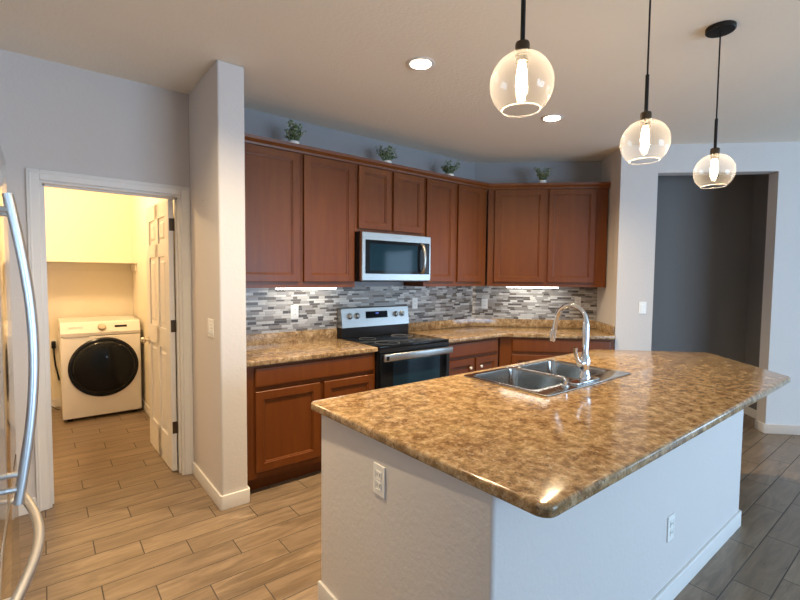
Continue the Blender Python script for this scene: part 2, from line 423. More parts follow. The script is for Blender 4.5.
# windows far behind the viewpoint
for i, (a, b) in enumerate(WIN):
    f = MB()
    f.box(XE, XE+.08, a, a+.05, .3, 2.2); f.box(XE, XE+.08, b-.05, b, .3, 2.2); f.box(XE, XE+.08, a, b, .3, .35); f.box(XE, XE+.08, a, b, 2.15, 2.2); f.box(XE+.01, XE+.06, a, b, 1.53, 1.57)
    wf = struct('window_%d' % (i+1), f, M['trim'])
    g = MB().box(XE+.05, XE+.055, a+.05, b-.05, .35, 2.15); gl = finish('pane', g, M['pane'], wf)
    s_ = MB()
    for k in range(22): s_.box(XE-.115, XE-.088, a+.03, b-.03, .97+k*.055, .973+k*.055)
    finish('blind', s_, M['trim'], wf)
f = MB()
for x in (SX0, (SX0+SX1)/2-.03, SX1-.06): f.box(x, x+.06, YS-.09, YS-.01, 0, SZ)
f.box(SX0, SX1, YS-.09, YS-.01, SZ-.06, SZ); f.box(SX0, SX1, YS-.09, YS-.01, 0, .06)
wf = struct('window_3', f, M['trim']); finish('pane', MB().box(SX0+.06, SX1-.06, YS-.085, YS-.08, .06, SZ-.06), M['pane'], wf)

# baseboards
BH, BT = 0.092, 0.013
def bb(mb, x0, x1, y0, y1):
    mb.box(x0, x1, y0, y1, 0, BH, 0.005, 2)
struct('baseboard_left', MB().box(XW, DX0-.062, YR-BT, YR, 0, BH, .004), M['trim'])
m_ = plate(rounded([(CX0-BT, YR), (CX0-BT, CY-BT), (CX1+BT, CY-BT), (CX1+BT, CY+.06), (CX1, CY+.06), (CX1, CY), (CX0, CY), (CX0, YR)], [0, .018, .018, 0, 0, 0, 0, 0]), [], 0, BH, .003)
struct('baseboard_column', m_, M['trim'], smooth=True)
m_ = MB(); m_.box(L1-.0, O0+BT, -L2-BT, -L2, 0, BH, .004)
struct('baseboard_right_inner', m_, M['trim'], FR_D)
m_ = plate([(O1-BT, -L2+.13), (O1-BT, -L2-BT), (6.2, -L2-BT), (6.2, -L2), (O1, -L2), (O1, -L2+.13)], [], 0, BH, .003)
struct('baseboard_right', m_, M['trim'], FR_D)
m_ = MB(); m_.box(3.0-BT, 3.0, -L2+.13, .11, 0, BH, .004)
struct('baseboard_hall_side', m_, M['trim'], FR_D)
struct('baseboard_hall_back', MB().box(L1+.12, 3.0-BT, .11-BT, .11, 0, BH, .004), M['trim'], FR_D)
struct('baseboard_laundry_back', MB().box(LX0, LX1, LY1-BT, LY1, 0, BH, .004), M['trim'])
struct('baseboard_laundry_right', MB().box(LX1-BT, LX1, YR+WT+.08, LY1-BT, 0, BH, .004), M['trim'])

# laundry door casing + jamb
m_ = MB(); cw = .062; ct = .018
m_.box(DX0-cw, DX0+.0, YR-ct, YR, 0, DZ+cw, .004); m_.box(DX1, DX1+cw-.002, YR-ct, YR, 0, DZ+cw, .004); m_.box(DX0, DX1, YR-ct, YR, DZ, DZ+cw, .004)
m_.box(DX0-cw+.012, DX0-cw+.022, YR-ct-.004, YR-ct+.004, 0, DZ+cw-.012, .002); m_.box(DX1+cw-.024, DX1+cw-.014, YR-ct-.004, YR-ct+.004, 0, DZ+cw-.012, .002)
m_.box(DX0-cw+.012, DX1+cw-.014, YR-ct-.004, YR-ct+.004, DZ+cw-.024, DZ+cw-.014, .002)
struct('trim_1', m_, M['trim'])
m_ = MB(); jt = .014
m_.box(DX0, DX0+jt, YR, YR+WT, 0, DZ); m_.box(DX1-jt, DX1, YR, YR+WT, 0, DZ); m_.box(DX0+jt, DX1-jt, YR, YR+WT, DZ-jt, DZ)
m_.box(DX0+jt, DX0+jt+.01, YR+.05, YR+.08, 0, DZ-jt); m_.box(DX1-jt-.01, DX1-jt, YR+.05, YR+.08, 0, DZ-jt); m_.box(DX0+jt, DX1-jt, YR+.05, YR+.08, DZ-jt-.01, DZ-jt)
struct('trim_2', m_, M['trim'])

# six-panel door leaf, standing open into the laundry room
def door_leaf():
    m = MB(); W_, HH, T = 0.762, 2.012, 0.035
    # local: x along width from hinge, z up; faces at y=0 and y=-T, frame of stiles and rails with sunk raised panels
    st = .115; mid = .10; rails = [(0, .24), (.90, 1.05), (1.60, 1.70), (HH-.115, HH)]
    m.box(0, st, -T, 0, 0, HH, .002); m.box(W_-st, W_, -T, 0, 0, HH, .002); m.box(W_/2-mid/2, W_/2+mid/2, -T, 0, 0, HH)
    for a, b in rails: m.box(st, W_-st, -T, 0, a, b)
    cols = [(st, W_/2-mid/2), (W_/2+mid/2, W_-st)]
    for (a, b), (c, d) in zip(rails, rails[1:]):
        for x0, x1 in cols:
            m.rects(x0, x1, b, c, [(0, -T+.010), (.012, -T+.012), (.030, -T+.012), (.048, -T+.003)])
            m.rects(x0, x1, b, c, [(0, -.010), (.012, -.012), (.030, -.012), (.048, -.003)])
            m.box(x0, x1, -T+.011, -.011, b, c)
    return m
hx, hy = DX1-jt-.002, YR+WT-.006
fr_door = (Vector((.721, hy-.022, 0.008)), math.radians(91.5))
dm = door_leaf(); dl = finish('door_1', dm, M['trim']); dl.location = fr_door[0]; dl.rotation_euler = (0, 0, fr_door[1]); dl['kind'] = 'structure'
# after rotation local +y points to -x (room side); slab lies at local y -T..0 -> shift
k = MB()
for sgn in (1, -1):
    y0 = 0 if sgn > 0 else -.035
    k.lathe([(.030, 0), (.030, sgn*.006), (.011, sgn*.010), (.011, sgn*.030), (.026, sgn*.040), (.029, sgn*.052), (.022, sgn*.064), (.004, sgn*.067)], (.762-.065, y0, .905), 20, 'y')
finish('door_knob', k, M['nickel'], dl, smooth=True)
for z in (1.826, 1.085, .328):
    h_ = MB(); h_.box(-.0015, .0, -.035, -.006, z-.045, z+.045); h_.tube([(-.005, -.040, z-.045), (-.005, -.040, z+.045)], .006, 10)
    h_.box(-.030, -.004, -.0475, -.0455, z-.045, z+.045)
    finish('door_hinge', h_, M['bronze'], dl)

# laundry shelf and ledger
t = Thing('wall_shelf', 'long painted shelf with bracket above the front-loading washer', 'shelf', FR_W, (LX0, 5.80, 1.59))
t.part('board', MB().box(LX0+.001, LX1-.001, 5.80, LY1-.001, 1.590, 1.608, .002), M['wall_laundry'])
t.part('cleat', MB().box(LX1-.02, LX1-.001, 5.83, LY1-.001, 1.51, 1.589, .003).box(LX0+.02, LX1-.021, LY1-.02, LY1-.001, 1.51, 1.589, .003), M['wall_laundry'])

# washing machine
WX0, WX1, WY0, WY1 = .122, .802, 5.43, 6.13
t = Thing('washing_machine', 'white front-loading washing machine with large dark round door', 'washing machine', FR_W, ((WX0+WX1)/2, (WY0+WY1)/2, 0))
t.part('body', MB().box(WX0, WX1, WY0, WY1, .03, .845, .012, 3), M['whiteenamel'], smooth=True)
cp = MB(); cp.loft([[(x, WY0+.004, .850), (x, WY0+.0, .880), (x, WY0+.055, .975), (x, WY0+.075, .985), (x, WY1, .985), (x, WY1, .850)] for x in (WX0, WX1)])
cp = t.part('control_panel', cp, M['whiteenamel'])
c0 = (.46, WY0+.02, .925); ang = math.atan2(.055, .095)
dmb = MB().lathe([(.036, .0), (.036, -.016), (.028, -.026), (.004, -.027)], (0, 0, 0), 28, 'y')
bmesh.ops.transform(dmb.bm, matrix=Matrix.Translation((.462, WY0+.027, .925)) @ Matrix.Rotation(-ang, 4, 'X'), verts=dmb.bm.verts[:])
t.part('dial', dmb, M['nickel'], cp, smooth=True)
q = MB().box(-.055, .055, -.003, .002, -.012, .012); bmesh.ops.transform(q.bm, matrix=Matrix.Translation((.628, WY0+.029, .930)) @ Matrix.Rotation(-ang, 4, 'X'), verts=q.bm.verts[:])
t.part('display', q, M['glassblack'], cp)
q = MB().box(-.10, .10, -.0015, .002, -.032, .032, .001); bmesh.ops.transform(q.bm, matrix=Matrix.Translation((.655, WY0+.0275, .925)) @ Matrix.Rotation(-ang, 4, 'X'), verts=q.bm.verts[:])
t.part('button_panel', q, M['ceramic'], cp)
q = text_mb('SAMSUNG', .026, 0, 0, 0); bmesh.ops.transform(q.bm, matrix=Matrix.Translation((.185, WY0+.019, .925)) @ Matrix.Rotation(-ang, 4, 'X'), verts=q.bm.verts[:])
t.part('wordmark', q, M['greyplastic'], cp)
t.part('seam', MB().box(WX0+.006, WX1-.006, WY0+.002, WY1, .8455, .8495), M['slot'])
t.part('drawer_pull', MB().box(WX0+.02, WX0+.23, WY0-.004, WY0+.01, .838, .850, .003), M['nickel'])
dr = t.part('door', MB().lathe([(.302, .0), (.302, -.018), (.288, -.030), (.272, -.030)], (.474, WY0, .525), 56, 'y', True, True), M['black'], smooth=True)
prof = [(.273*math.cos(a), -.028-.075*math.sin(a)) for a in [math.radians(d) for d in (0, 12, 25, 40, 55, 70, 82)]]+[(.004, -.1035)]
t.part('door_glass', MB().lathe(prof, (.474, WY0, .525), 56, 'y'), M['glassblack'], dr, smooth=True)
for x in (WX0+.06, WX1-.06):
    for y in (WY0+.06, WY1-.06): t.part('foot', MB().lathe([(.022, 0), (.022, .031)], (x, y, 0), 14), M['black'])

# laundry outlet plate and the cord plugged into it
def outlet(label, frame, c, facing='y', kind='outlet', gang=1, group=None, name=None):
    """wall plate; c = centre on wall in frame coords; facing -y ('y') or -x ('x')"""
    w_ = .070 if gang == 1 else .116; h_ = .115
    t = Thing(name or {'outlet': 'electrical_outlet', 'switch': 'light_switch'}[kind], label, {'outlet': 'outlet', 'switch': 'light switch'}[kind], frame, c, group)
    def B(u0, u1, d0, d1, z0, z1, b=0):
        if facing == 'y': return MB().box(c[0]+u0, c[0]+u1, c[1]-d1, c[1]-d0, c[2]+z0, c[2]+z1, b)
        return MB().box(c[0]-d1, c[0]-d0, c[1]-u1, c[1]-u0, c[2]+z0, c[2]+z1, b)
    t.part('plate', B(-w_/2, w_/2, 0, .006, -h_/2, h_/2, .002), M['plastic'])
    for g in range(gang):
        u = (g-(gang-1)/2)*.046
        if kind == 'switch' and not (gang == 2 and g == 1):
            t.part('rocker', B(u-.017, u+.017, .005, .010, -.034, .034, .002), M['plastic'])
        else:
            for z in (.020, -.020):
                r_ = t.part('receptacle', B(u-.017, u+.017, .005, .008, z-.014, z+.014, .004), M['plastic'])
                for du in (-.007, .007): t.part('slot', B(u+du-.0015, u+du+.0015, .0075, .0084, z-.004, z+.006), M['slot'], r_)
    return t
outlet('white wall outlet beside the washer with a black plug in it', FR_W, (.070, LY1, .70))
t = Thing('power_cord', 'black plug and cord hanging from the outlet beside the washer', 'cord', FR_W, (.08, LY1-.05, .65))
t.part('plug', MB().box(.058, .098, LY1-.062, LY1-.009, .655, .735, .010, 3), M['black'], smooth=True)
t.part('cable', MB().tube([(.078, LY1-.05, .66), (.080, LY1-.06, .58), (.088, LY1-.05, .48), (.105, LY1-.04, .38), (.118, LY1-.03, .30)], .009, 10), M['black'], smooth=True)
solo('floor_cable', 'thin dark cable looping over the laundry floor beside the washer', 'cable', MB().tube([(-.05, LY1-.03, .10), (0.0, LY1-.05, .07), (.05, LY1-.10, .03), (.09, LY1-.14, .008), (.112, LY1-.16, .008)], .004, 8), M['black'], smooth=True)

# laundry ceiling lamp
LC = (-.05, 4.95)
t = Thing('ceiling_lamp', 'warm dome lamp on the laundry room ceiling', 'lamp', FR_W, (*LC, H))
t.part('base', MB().lathe([(.15, 0), (.15, -.02), (.14, -.025)], (*LC, H), 32), M['trim'], smooth=True)
t.part('dome', MB().lathe([(.135, -.026), (.125, -.06), (.09, -.09), (.04, -.105), (.003, -.108)], (*LC, H), 32), M['dome'], smooth=True)
pl = bpy.data.lights.new('laundry_lamp_light', 'POINT'); pl.energy = 76; pl.color = (1.0, 0.68, 0.35); pl.shadow_soft_size = .1
po = bpy.data.objects.new('laundry_lamp_light', pl); COL.objects.link(po); po.location = (*LC, H-.23)

# ------------------------------------------------------------------ cabinets
def shaker(x0, x1, z0, z1, yf, th=.019, fr=.055):
    m = MB(); m.rects(x0, x1, z0, z1, [(0, yf+th), (0, yf+.003), (.003, yf), (fr, yf), (fr+.003, yf+.006), (fr+.010, yf+.007), (fr+.013, yf+.013)]); return m
def slabfront(x0, x1, z0, z1, yf, th=.019):
    m = MB(); m.rects(x0, x1, z0, z1, [(0, yf+th), (0, yf+.006), (.006, yf+.001), (.016, yf)]); return m
UD, BD = .305, .610
def upper(label, frame, x0, x1, z0, z1, doors, dz, extra=None):
    t = Thing('upper_cabinet', label, 'cabinet', frame, ((x0+x1)/2, -UD/2, z0))
    body = MB().box(x0+.0005, x1-.0005, -UD, -.010, z0, z1)
    t.part('body', body, M['wood'])
    for a, b in doors: t.part('door', shaker(a, b, dz[0], dz[1], -UD-.020), M['wood'])
    return t
ZB, ZT = 1.380, 2.415
upper('reddish-brown upper cabinet, leftmost of the row against the wall column', FR_R, 1.012, 1.570, ZB, ZT, [(1.075, 1.552)], (1.425, 2.398))
upper('reddish-brown upper cabinet immediately left of the microwave', FR_R, 1.571, 2.062, ZB, ZT, [(1.588, 2.045)], (1.425, 2.398))
upper('short two-door upper cabinet above the microwave', FR_R, 2.063, 2.835, 1.848, ZT, [(2.088, 2.432), (2.458, 2.812)], (1.875, 2.398))
upper('narrow upper cabinet immediately right of the microwave', FR_R, 2.836, 3.255, ZB, ZT, [(2.854, 3.228)], (1.425, 2.398))
upper('narrow upper cabinet at the wall corner, second right of the microwave', FR_R, 3.256, 3.722, ZB, ZT, [(3.280, 3.642)], (1.425, 2.398))
upper('wide two-door upper cabinet on the angled corner wall', FR_D, .1385, 1.358, ZB, ZT, [(.205, .728), (.762, 1.238)], (1.425, 2.398))
# crown moulding, one continuous run
t = Thing('crown_moulding', 'reddish-brown crown moulding running along the cabinet tops', 'moulding', FR_R, (1.012, -.33, 2.416))
cy_ = -UD-.001; prof = [(0.0, 2.405), (-.014, 2.405), (-.018, 2.420), (-.034, 2.440), (-.038, 2.462), (0.0, 2.462)]
def miter(s_, y):   # corner point between the two fronts at offset y from each wall (y negative)
    return (KX-y*math.tan(math.radians(22.5))*-1, YR+y)
ringsA, ringsC, ringsB = [], [], []
tan = math.tan(math.radians(22.5))
for dy, z in prof:
    y = cy_+dy
    ringsA.append((1.013, y, z)); 
    cpt = (KX+y*tan, y, z)                      # inside corner (frame R coords)
    ringsC.append(cpt)
    e = fw_(FR_D, (L1-.008, y, z)); ringsB.append((e.x, e.y-YR, z))
t.part('moulding', MB().loft([ringsA, ringsC, ringsB]), M['wood'])

def base_cab(label, frame, x0, x1, drawers, doors, zd=(.150, .698), zw=(.728, .858), knobs=()):
    t = Thing('base_cabinet', label, 'cabinet', frame, ((x0+x1)/2, -BD/2, 0))
    t.part('body', MB().box(x0+.0005, x1-.0005, -BD, -.002, .105, .874), M['wood'])
    t.part('toe_kick', MB().box(x0+.001, x1-.001, -BD+.075, -BD+.09, 0, .1045), M['wood'])
    for a, b in drawers: t.part('drawer', slabfront(a, b, *zw, -BD-.020), M['wood'])
    for a, b in doors: t.part('door', shaker(a, b, *zd, -BD-.020), M['wood'])
    for x, z in knobs:
        t.part('knob', MB().lathe([(.006, 0), (.006, -.010), (.013, -.014), (.013, -.022), (.003, -.025)], (x, -BD-.020, z), 16, 'y'), M['plastic'], smooth=True, label='small white knob')
    return t
RX0, RX1 = 2.066, 2.832
base_cab('wide base cabinet left of the stove, drawer over two doors', FR_R, 1.012, RX0-.004, [(1.084, 2.042)], [(1.084, 1.562), (1.596, 2.042)])
base_cab('base cabinet right of the stove with two small white knobs', FR_R, RX1+.004, 3.590, [(2.862, 3.556)], [(2.862, 3.214), (3.240, 3.556)], knobs=[(3.150, .615), (3.300, .615)])
base_cab('base cabinet set across the corner under the angled counter', FR_D, .2535, 1.358, [(.375, 1.325)], [(.375, .835), (.865, 1.325)])

# worktops
ZC0, ZC1 = .876, .914
t = Thing('countertop', 'mottled tan laminate countertop left of the stove with low backsplash', 'countertop', FR_R, (1.5, -.32, ZC0))
t.part('slab', plate(rect(1.012, RX0-.004, -.648, -.020), [], ZC0, ZC1, .008), M['counter'], smooth=True)
t.part('backsplash_lip', MB().box(1.012, RX0-.004, -.020, -.001, ZC0, 1.002, .003), M['counter'])
o = fw_(FR_D, (0, 0, 0))
def D2R(s_, y):
    e = fw_(FR_D, (s_, y, 0)); return (e.x, e.y-YR)
t = Thing('countertop', 'mottled tan laminate countertop bending round the corner right of the stove', 'countertop', FR_R, (3.4, -.32, ZC0))
poly = [(RX1+.004, -.648), (KX-.648*tan, -.648), D2R(L1-.004, -.648), D2R(L1-.004, -.020), (KX-.020*tan, -.020), (RX1+.004, -.020)]
t.part('slab', plate(rounded(poly, [0, .02, .03, 0, 0, 0]), [], ZC0, ZC1, .008), M['counter'], smooth=True)
poly = [(RX1+.004, -.020), (KX-.020*tan, -.020), D2R(L1-.024, -.020), D2R(L1-.024, -.585), D2R(L1-.004, -.585), D2R(L1-.004, -.001), (KX-.001*tan, -.001), (RX1+.004, -.001)]
t.part('backsplash_lip', plate(poly, [], ZC0+.039, 1.002, .002), M['counter'])

# tiled backsplash
struct('trim_3', MB().box(1.011, KX-.003, -.008, 0, 1.0025, ZB+.0), M['mosaic_r'], FR_R)
struct('trim_4', MB().box(.0030, L1-.001, -.008, 0, 1.0025, ZB+.0), M['mosaic_d'], FR_D)

# under-cabinet light bars
def bar(label, frame, x0, x1, y):
    t = Thing('under_cabinet_light', label, 'light', frame, ((x0+x1)/2, y, ZB-.001), None)
    t.part('housing', MB().box(x0, x1, y-.032, y+.032, ZB-.008, ZB-.0006), M['plastic'])
    t.part('tube', MB().box(x0+.008, x1-.008, y-.026, y+.026, ZB-.018, ZB-.0082, .003), M['strip'])
bar('lit white light bar under the cabinets left of the microwave', FR_R, 1.44, 1.98, -.135)
bar('lit white light bar under the angled corner cabinet', FR_D, .36, .92, -.16)

# plates on the kitchen walls
outlet('white outlet on the mosaic tile left of the stove', FR_R, (1.655, -.008, 1.165))
outlet('white outlet on the mosaic tile just right of the stove', FR_R, (2.985, -.008, 1.20))
outlet('white outlet on the mosaic near the inside wall corner', FR_D, (.140, -.008, 1.172))
outlet('white outlet on the mosaic behind the faucet', FR_D, (1.165, -.008, 1.205))
outlet('white rocker switch on the pale wall left of the dark hallway opening', FR_D, (1.617, -L2, 1.190), kind='switch')
outlet('white double switch and outlet plate on the side of the column', FR_W, (CX0, 3.015, 1.130), 'x', 'switch', 2)
outlet('white outlet on the short shaded end of the island', FR_W, (.955, 1.306, .725), 'x')
outlet('white outlet on the long bright face of the island', FR_W, (2.194, .775, .352))
solo('nail', 'tiny brass nail high on the side of the column', 'nail', MB().tube([(CX0+.003, 3.14, 1.957), (CX0-.012, 3.14, 1.962)], .0022, 8), M['nickel'], base=(CX0, 3.14, 1.957))

# ------------------------------------------------------------------ microwave
MX0, MX1, MZ0, MZ1 = 2.066, 2.832, 1.432, 1.846
t = Thing('microwave', 'stainless over-the-range microwave with black glass door', 'microwave', FR_R, ((MX0+MX1)/2, -.2, MZ0))
t.part('body', MB().box(MX0, MX1, -.375, -.010, MZ0, MZ1-.0005), M['black'])
t.part('door', MB().rects(MX0, MX1, MZ0+.004, MZ1-.004, [(0, -.376), (0, -.405), (.004, -.410)]), M['steel'])
g = t.part('door_glass', MB().box(MX0+.034, MX1-.020, -.413, -.4102, MZ0+.062, MZ1-.068, .001), M['glassblack'])
t.part('window_mesh', MB().box(MX0+.075, MX1-.165, -.4140, -.4131, MZ0+.088, MZ1-.098), M['ovenwin'], g)
t.part('control_panel', MB().box(MX1-.110, MX1-.021, -.4142, -.4131, MZ0+.063, MZ1-.069), M['black'], g)
hp = [(MX1-.118, -.413, MZ1-.078), (MX1-.118, -.440, MZ1-.095), (MX1-.116, -.458, MZ1-.15), (MX1-.115, -.463, (MZ0+MZ1)/2), (MX1-.116, -.458, MZ0+.13), (MX1-.118, -.440, MZ0+.085), (MX1-.118, -.413, MZ0+.070)]
t.part('handle', MB().tube(hp, .011, 12, 1.4), M['steel'], smooth=True)
t.part('wordmark', text_mb('SAMSUNG', .018, 2.40, -.4102, MZ1-.040), M['greyplastic'])
t.part('vent_grille', MB().box(MX0+.03, MX1-.03, -.36, -.06, MZ0-.006, MZ0-.0005), M['slot'])

# ------------------------------------------------------------------ range
t = Thing('electric_range', 'stainless and black glass electric range below the microwave', 'stove', FR_R, ((RX0+RX1)/2, -.35, 0))
t.part('body', MB().box(RX0, RX1, -.640, -.012, .03, .898), M['black'])
t.part('cooktop', MB().box(RX0-.001, RX1+.001, -.668, -.075, .8985, .918, .004), M['glassblack'], smooth=True)
bg_ = MB(); bg_.loft([[(x, -.074, .9), (x, -.095, .9185), (x, -.100, 1.010), (x, -.012, 1.010), (x, -.012, .9)] for x in (RX0, RX1)])
t.part('backguard', bg_, M['black'])
pn = MB(); pn.loft([[(x, -.104, 1.0105), (x, -.080, 1.180), (x, -.070, 1.188), (x, -.012, 1.188), (x, -.012, 1.0105)] for x in (RX0, RX1)])
pn = t.part('control_panel', pn, M['steel'])
tilt = math.atan2(.024, .17)
def onpanel(mb, x, z):
    y = -.104+.024*(z-1.0105)/.17
    bmesh.ops.transform(mb.bm, matrix=Matrix.Translation((x, y, z)) @ Matrix.Rotation(-tilt, 4, 'X'), verts=mb.bm.verts[:]); return mb
dsp = t.part('display', onpanel(MB().box(-.125, .125, -.003, .001, -.032, .032, .001), 2.449, 1.115), M['glassblack'], pn)
t.part('digits', onpanel(MB().box(-.012, -.006, -.0038, -.003, -.006, .006).box(0, .006, -.0038, -.003, -.006, .006).box(.012, .018, -.0038, -.003, -.006, .006), 2.449, 1.128), M['display'], dsp)
for x in (2.150, 2.228, 2.672, 2.750):
    kb = t.part('knob', onpanel(MB().lathe([(.028, 0), (.028, -.006), (.021, -.010), (.019, -.028), (.016, -.031), (.003, -.031)], (0, 0, 0), 24, 'y'), x, 1.110), M['steel'], pn, smooth=True)
    t.part('knob_grip', onpanel(MB().box(-.004, .004, -.040, -.030, -.017, .017, .002), x, 1.110), M['chrome'], kb)
t.part('trim_strip', MB().box(RX0+.002, RX1-.002, -.668, -.641, .862, .897, .003), M['black'])
od = t.part('oven_door', MB().box(RX0+.003, RX1-.003, -.680, -.6405, .215, .858, .006), M['glassblack'], smooth=True)
t.part('oven_window', MB().box(RX0+.125, RX1-.125, -.682, -.6802, .36, .790, .001), M['ovenwin'], od)
hb = MB(); hb.box(RX0+.006, RX1-.006, -.728, -.708, .803, .861, .007, 3); hb.box(RX0+.03, RX0+.055, -.709, -.678, .815, .850); hb.box(RX1-.055, RX1-.03, -.709, -.678, .815, .850)
hd = t.part('oven_handle', hb, M['steel'], od, smooth=True)
t.part('handle_end', MB().box(RX0+.022, RX0+.052, -.7295, -.7285, .812, .846), M['black'], hd)
t.part('storage_drawer', MB().box(RX0+.003, RX1-.003, -.675, -.6405, .055, .208, .006), M['steel'])
for x in (RX0+.05, RX1-.05):
    for y in (-.58, -.08): t.part('foot', MB().lathe([(.018, 0), (.018, .0295)], (x, y, 0), 12), M['black'])
for x, y, r in ((2.25, -.52, .105), (2.25, -.23, .075), (2.64, -.52, .080), (2.64, -.23, .100)):
    t.part('burner_ring', plate(circle(x, y, r, 48), [circle(x, y, r-.003, 48)], .9181, .9185), M['greyplastic'])

# ------------------------------------------------------------------ island
IX0, IX1, IY0, IY1 = .955, 3.240, .775, 1.760
SK = (1.840, 2.700, 1.190, 1.738)
t = Thing('kitchen_island', 'pale painted island base under the big mottled countertop', 'island', FR_W, ((IX0+IX1)/2, (IY0+IY1)/2, 0))
t.part('body', plate(rounded(rect(IX0, IX1, IY0, IY1), .014, 4), [rect(IX0+.10, IX1-.10, IY0+.10, IY1-.03)], 0, ZC0-.001), M['wall'], smooth=True)
bo = rounded(rect(IX0-BT, IX1+BT, IY0-BT, IY1+.0), [.022, .022, 0, 0])
bi = rounded(rect(IX0-.0006, IX1+.0006, IY0-.0006, IY1-.002), .014, 4)
t.part('baseboard', plate(rounded([(IX0-BT, IY1), (IX0-BT, IY0-BT), (IX1+BT, IY0-BT), (IX1+BT, IY1), (IX1, IY1), (IX1, IY0), (IX0, IY0), (IX0, IY1)], [0, .02, .02, 0, 0, 0, 0, 0]), [], 0, BH, .003), M['trim'], smooth=True)
TX0, TY0, TY1, TXE = .928, .598, 1.800, 3.395
ip = rounded([(.948, TY0+.004), (TXE, TY0), (TXE+.60, (TY0+TY1)/2), (TXE, TY1), (.916, TY1)], [.045, .05, .06, .06, .03])
hole = rounded(rect(SK[0]+.018, SK[1]-.018, SK[2]+.018, SK[3]-.018), .03)
solo('island_countertop', 'large mottled tan-brown island countertop with a pointed far end', 'countertop', plate(ip, [hole], ZC0, ZC1, .012, 4), M['counter'], base=(2.4, 1.2, ZC0), smooth=True)

# sink
t = Thing('kitchen_sink', 'double-bowl stainless drop-in sink set in the island countertop', 'sink', FR_W, ((SK[0]+SK[1])/2, (SK[2]+SK[3])/2, ZC1))
xm = (SK[0]+SK[1])/2
bowls = [(SK[0]+.035, xm-.018, SK[2]+.105, SK[3]-.035), (xm+.018, SK[1]-.035, SK[2]+.105, SK[3]-.035)]
op = [rounded(rect(*b), .05) for b in bowls]
t.part('rim', plate(rounded(rect(*SK), .02), op, ZC1+.0004, ZC1+.007, .0028, 2), M['steel_sink'], smooth=True)
for b in bowls:
    def ring(ins, z, r): return [(x, y, z) for x, y in rounded(rect(b[0]+ins, b[1]-ins, b[2]+ins, b[3]-ins), r)]
    z0 = ZC1+.001
    rr = [ring(-.001, z0+.003, .05), ring(.001, z0-.01, .05), ring(.010, z0-.15, .048), ring(.018, z0-.175, .044), ring(.040, z0-.186, .03),
          ring(.0405, z0-.189, .03), ring(.016, z0-.178, .046), ring(.008, z0-.15, .05), ring(-.001, z0-.01, .052), ring(-.003, z0-.001, .052)]
    m_ = MB(); R = [[m_.bm.verts.new(p) for p in r_] for r_ in rr]
    n_ = len(R[0])
    for a, b2 in zip(R, R[1:]):
        for i in range(n_): m_.bm.faces.new((a[i], a[(i+1) % n_], b2[(i+1) % n_], b2[i]))
    m_.bm.faces.new(R[4]); m_.bm.faces.new(R[5])
    bo_ = t.part('bowl', m_, M['steel_sink'], smooth=True)
    cx_, cy2 = (b[0]+b[1])/2, (b[2]+b[3])/2
    dn = t.part('drain', MB().lathe([(.045, z0-.1855), (.043, z0-.182), (.034, z0-.184)], (cx_, cy2, 0), 28), M['chrome'], bo_, smooth=True)

# faucet with side lever, standing at the near rim
fx, fy, fz = 2.262, 1.243, ZC1+.0075
t = Thing('kitchen_faucet', 'tall chrome gooseneck faucet on the sink rim', 'faucet', FR_W, (fx, fy, fz))
t.part('deck_plate', plate(rounded(rect(fx-.125, fx+.125, fy-.030, fy+.030), .028), [], fz, fz+.009, .003), M['chrome'], smooth=True)
t.part('base', MB().lathe([(.030, .0095), (.030, .03), (.026, .038), (.024, .07), (.027, .085), (.027, .12), (.022, .135), (.017, .15)], (fx, fy, fz), 28), M['chrome'], smooth=True)
pts = [(fx, fy, fz+.14), (fx, fy, fz+.30)]
rad = .088
for d in range(0, 171, 12):
    a = math.radians(d); pts.append((fx, fy+rad-rad*math.cos(a), fz+.315+rad*math.sin(a)))
pts += [(fx, fy+2*rad+.012, fz+.27)]
t.part('spout', MB().tube(pts, [.0175]*2+[.0150]+[.0130]*(len(pts)-3), 14), M['chrome'], smooth=True)
e = Vector(pts[-1])
t.part('sprayer', MB().tube([e, e+Vector((0, .004, -.012)), e+Vector((0, .010, -.05)), e+Vector((0, .013, -.075))], [.014, .0155, .0165, .016], 16), M['chrome'], smooth=True)
t.part('handle_hub', MB().tube([(fx-.020, fy, fz+.10), (fx-.052, fy, fz+.102)], .018, 16), M['chrome'], smooth=True)
t.part('lever', MB().tube([(fx-.050, fy, fz+.105), (fx-.072, fy+.004, fz+.125), (fx-.085, fy+.008, fz+.165), (fx-.088, fy+.008, fz+.190)], [.012, .010, .009, .012], 12), M['chrome'], smooth=True)
t = Thing('soap_dispenser', 'small chrome pump cap on the sink rim left of the faucet', 'soap dispenser', FR_W, (fx-.19, fy, ZC1+.0075))
t.part('collar', MB().lathe([(.022, 0), (.022, .006), (.012, .010), (.012, .035)], (fx-.19, fy, ZC1+.0075), 20), M['chrome'], smooth=True)
t.part('nozzle', MB().tube([(fx-.19, fy, ZC1+.040), (fx-.19, fy+.01, ZC1+.052), (fx-.19, fy+.05, ZC1+.050)], .008, 12), M['chrome'], smooth=True)

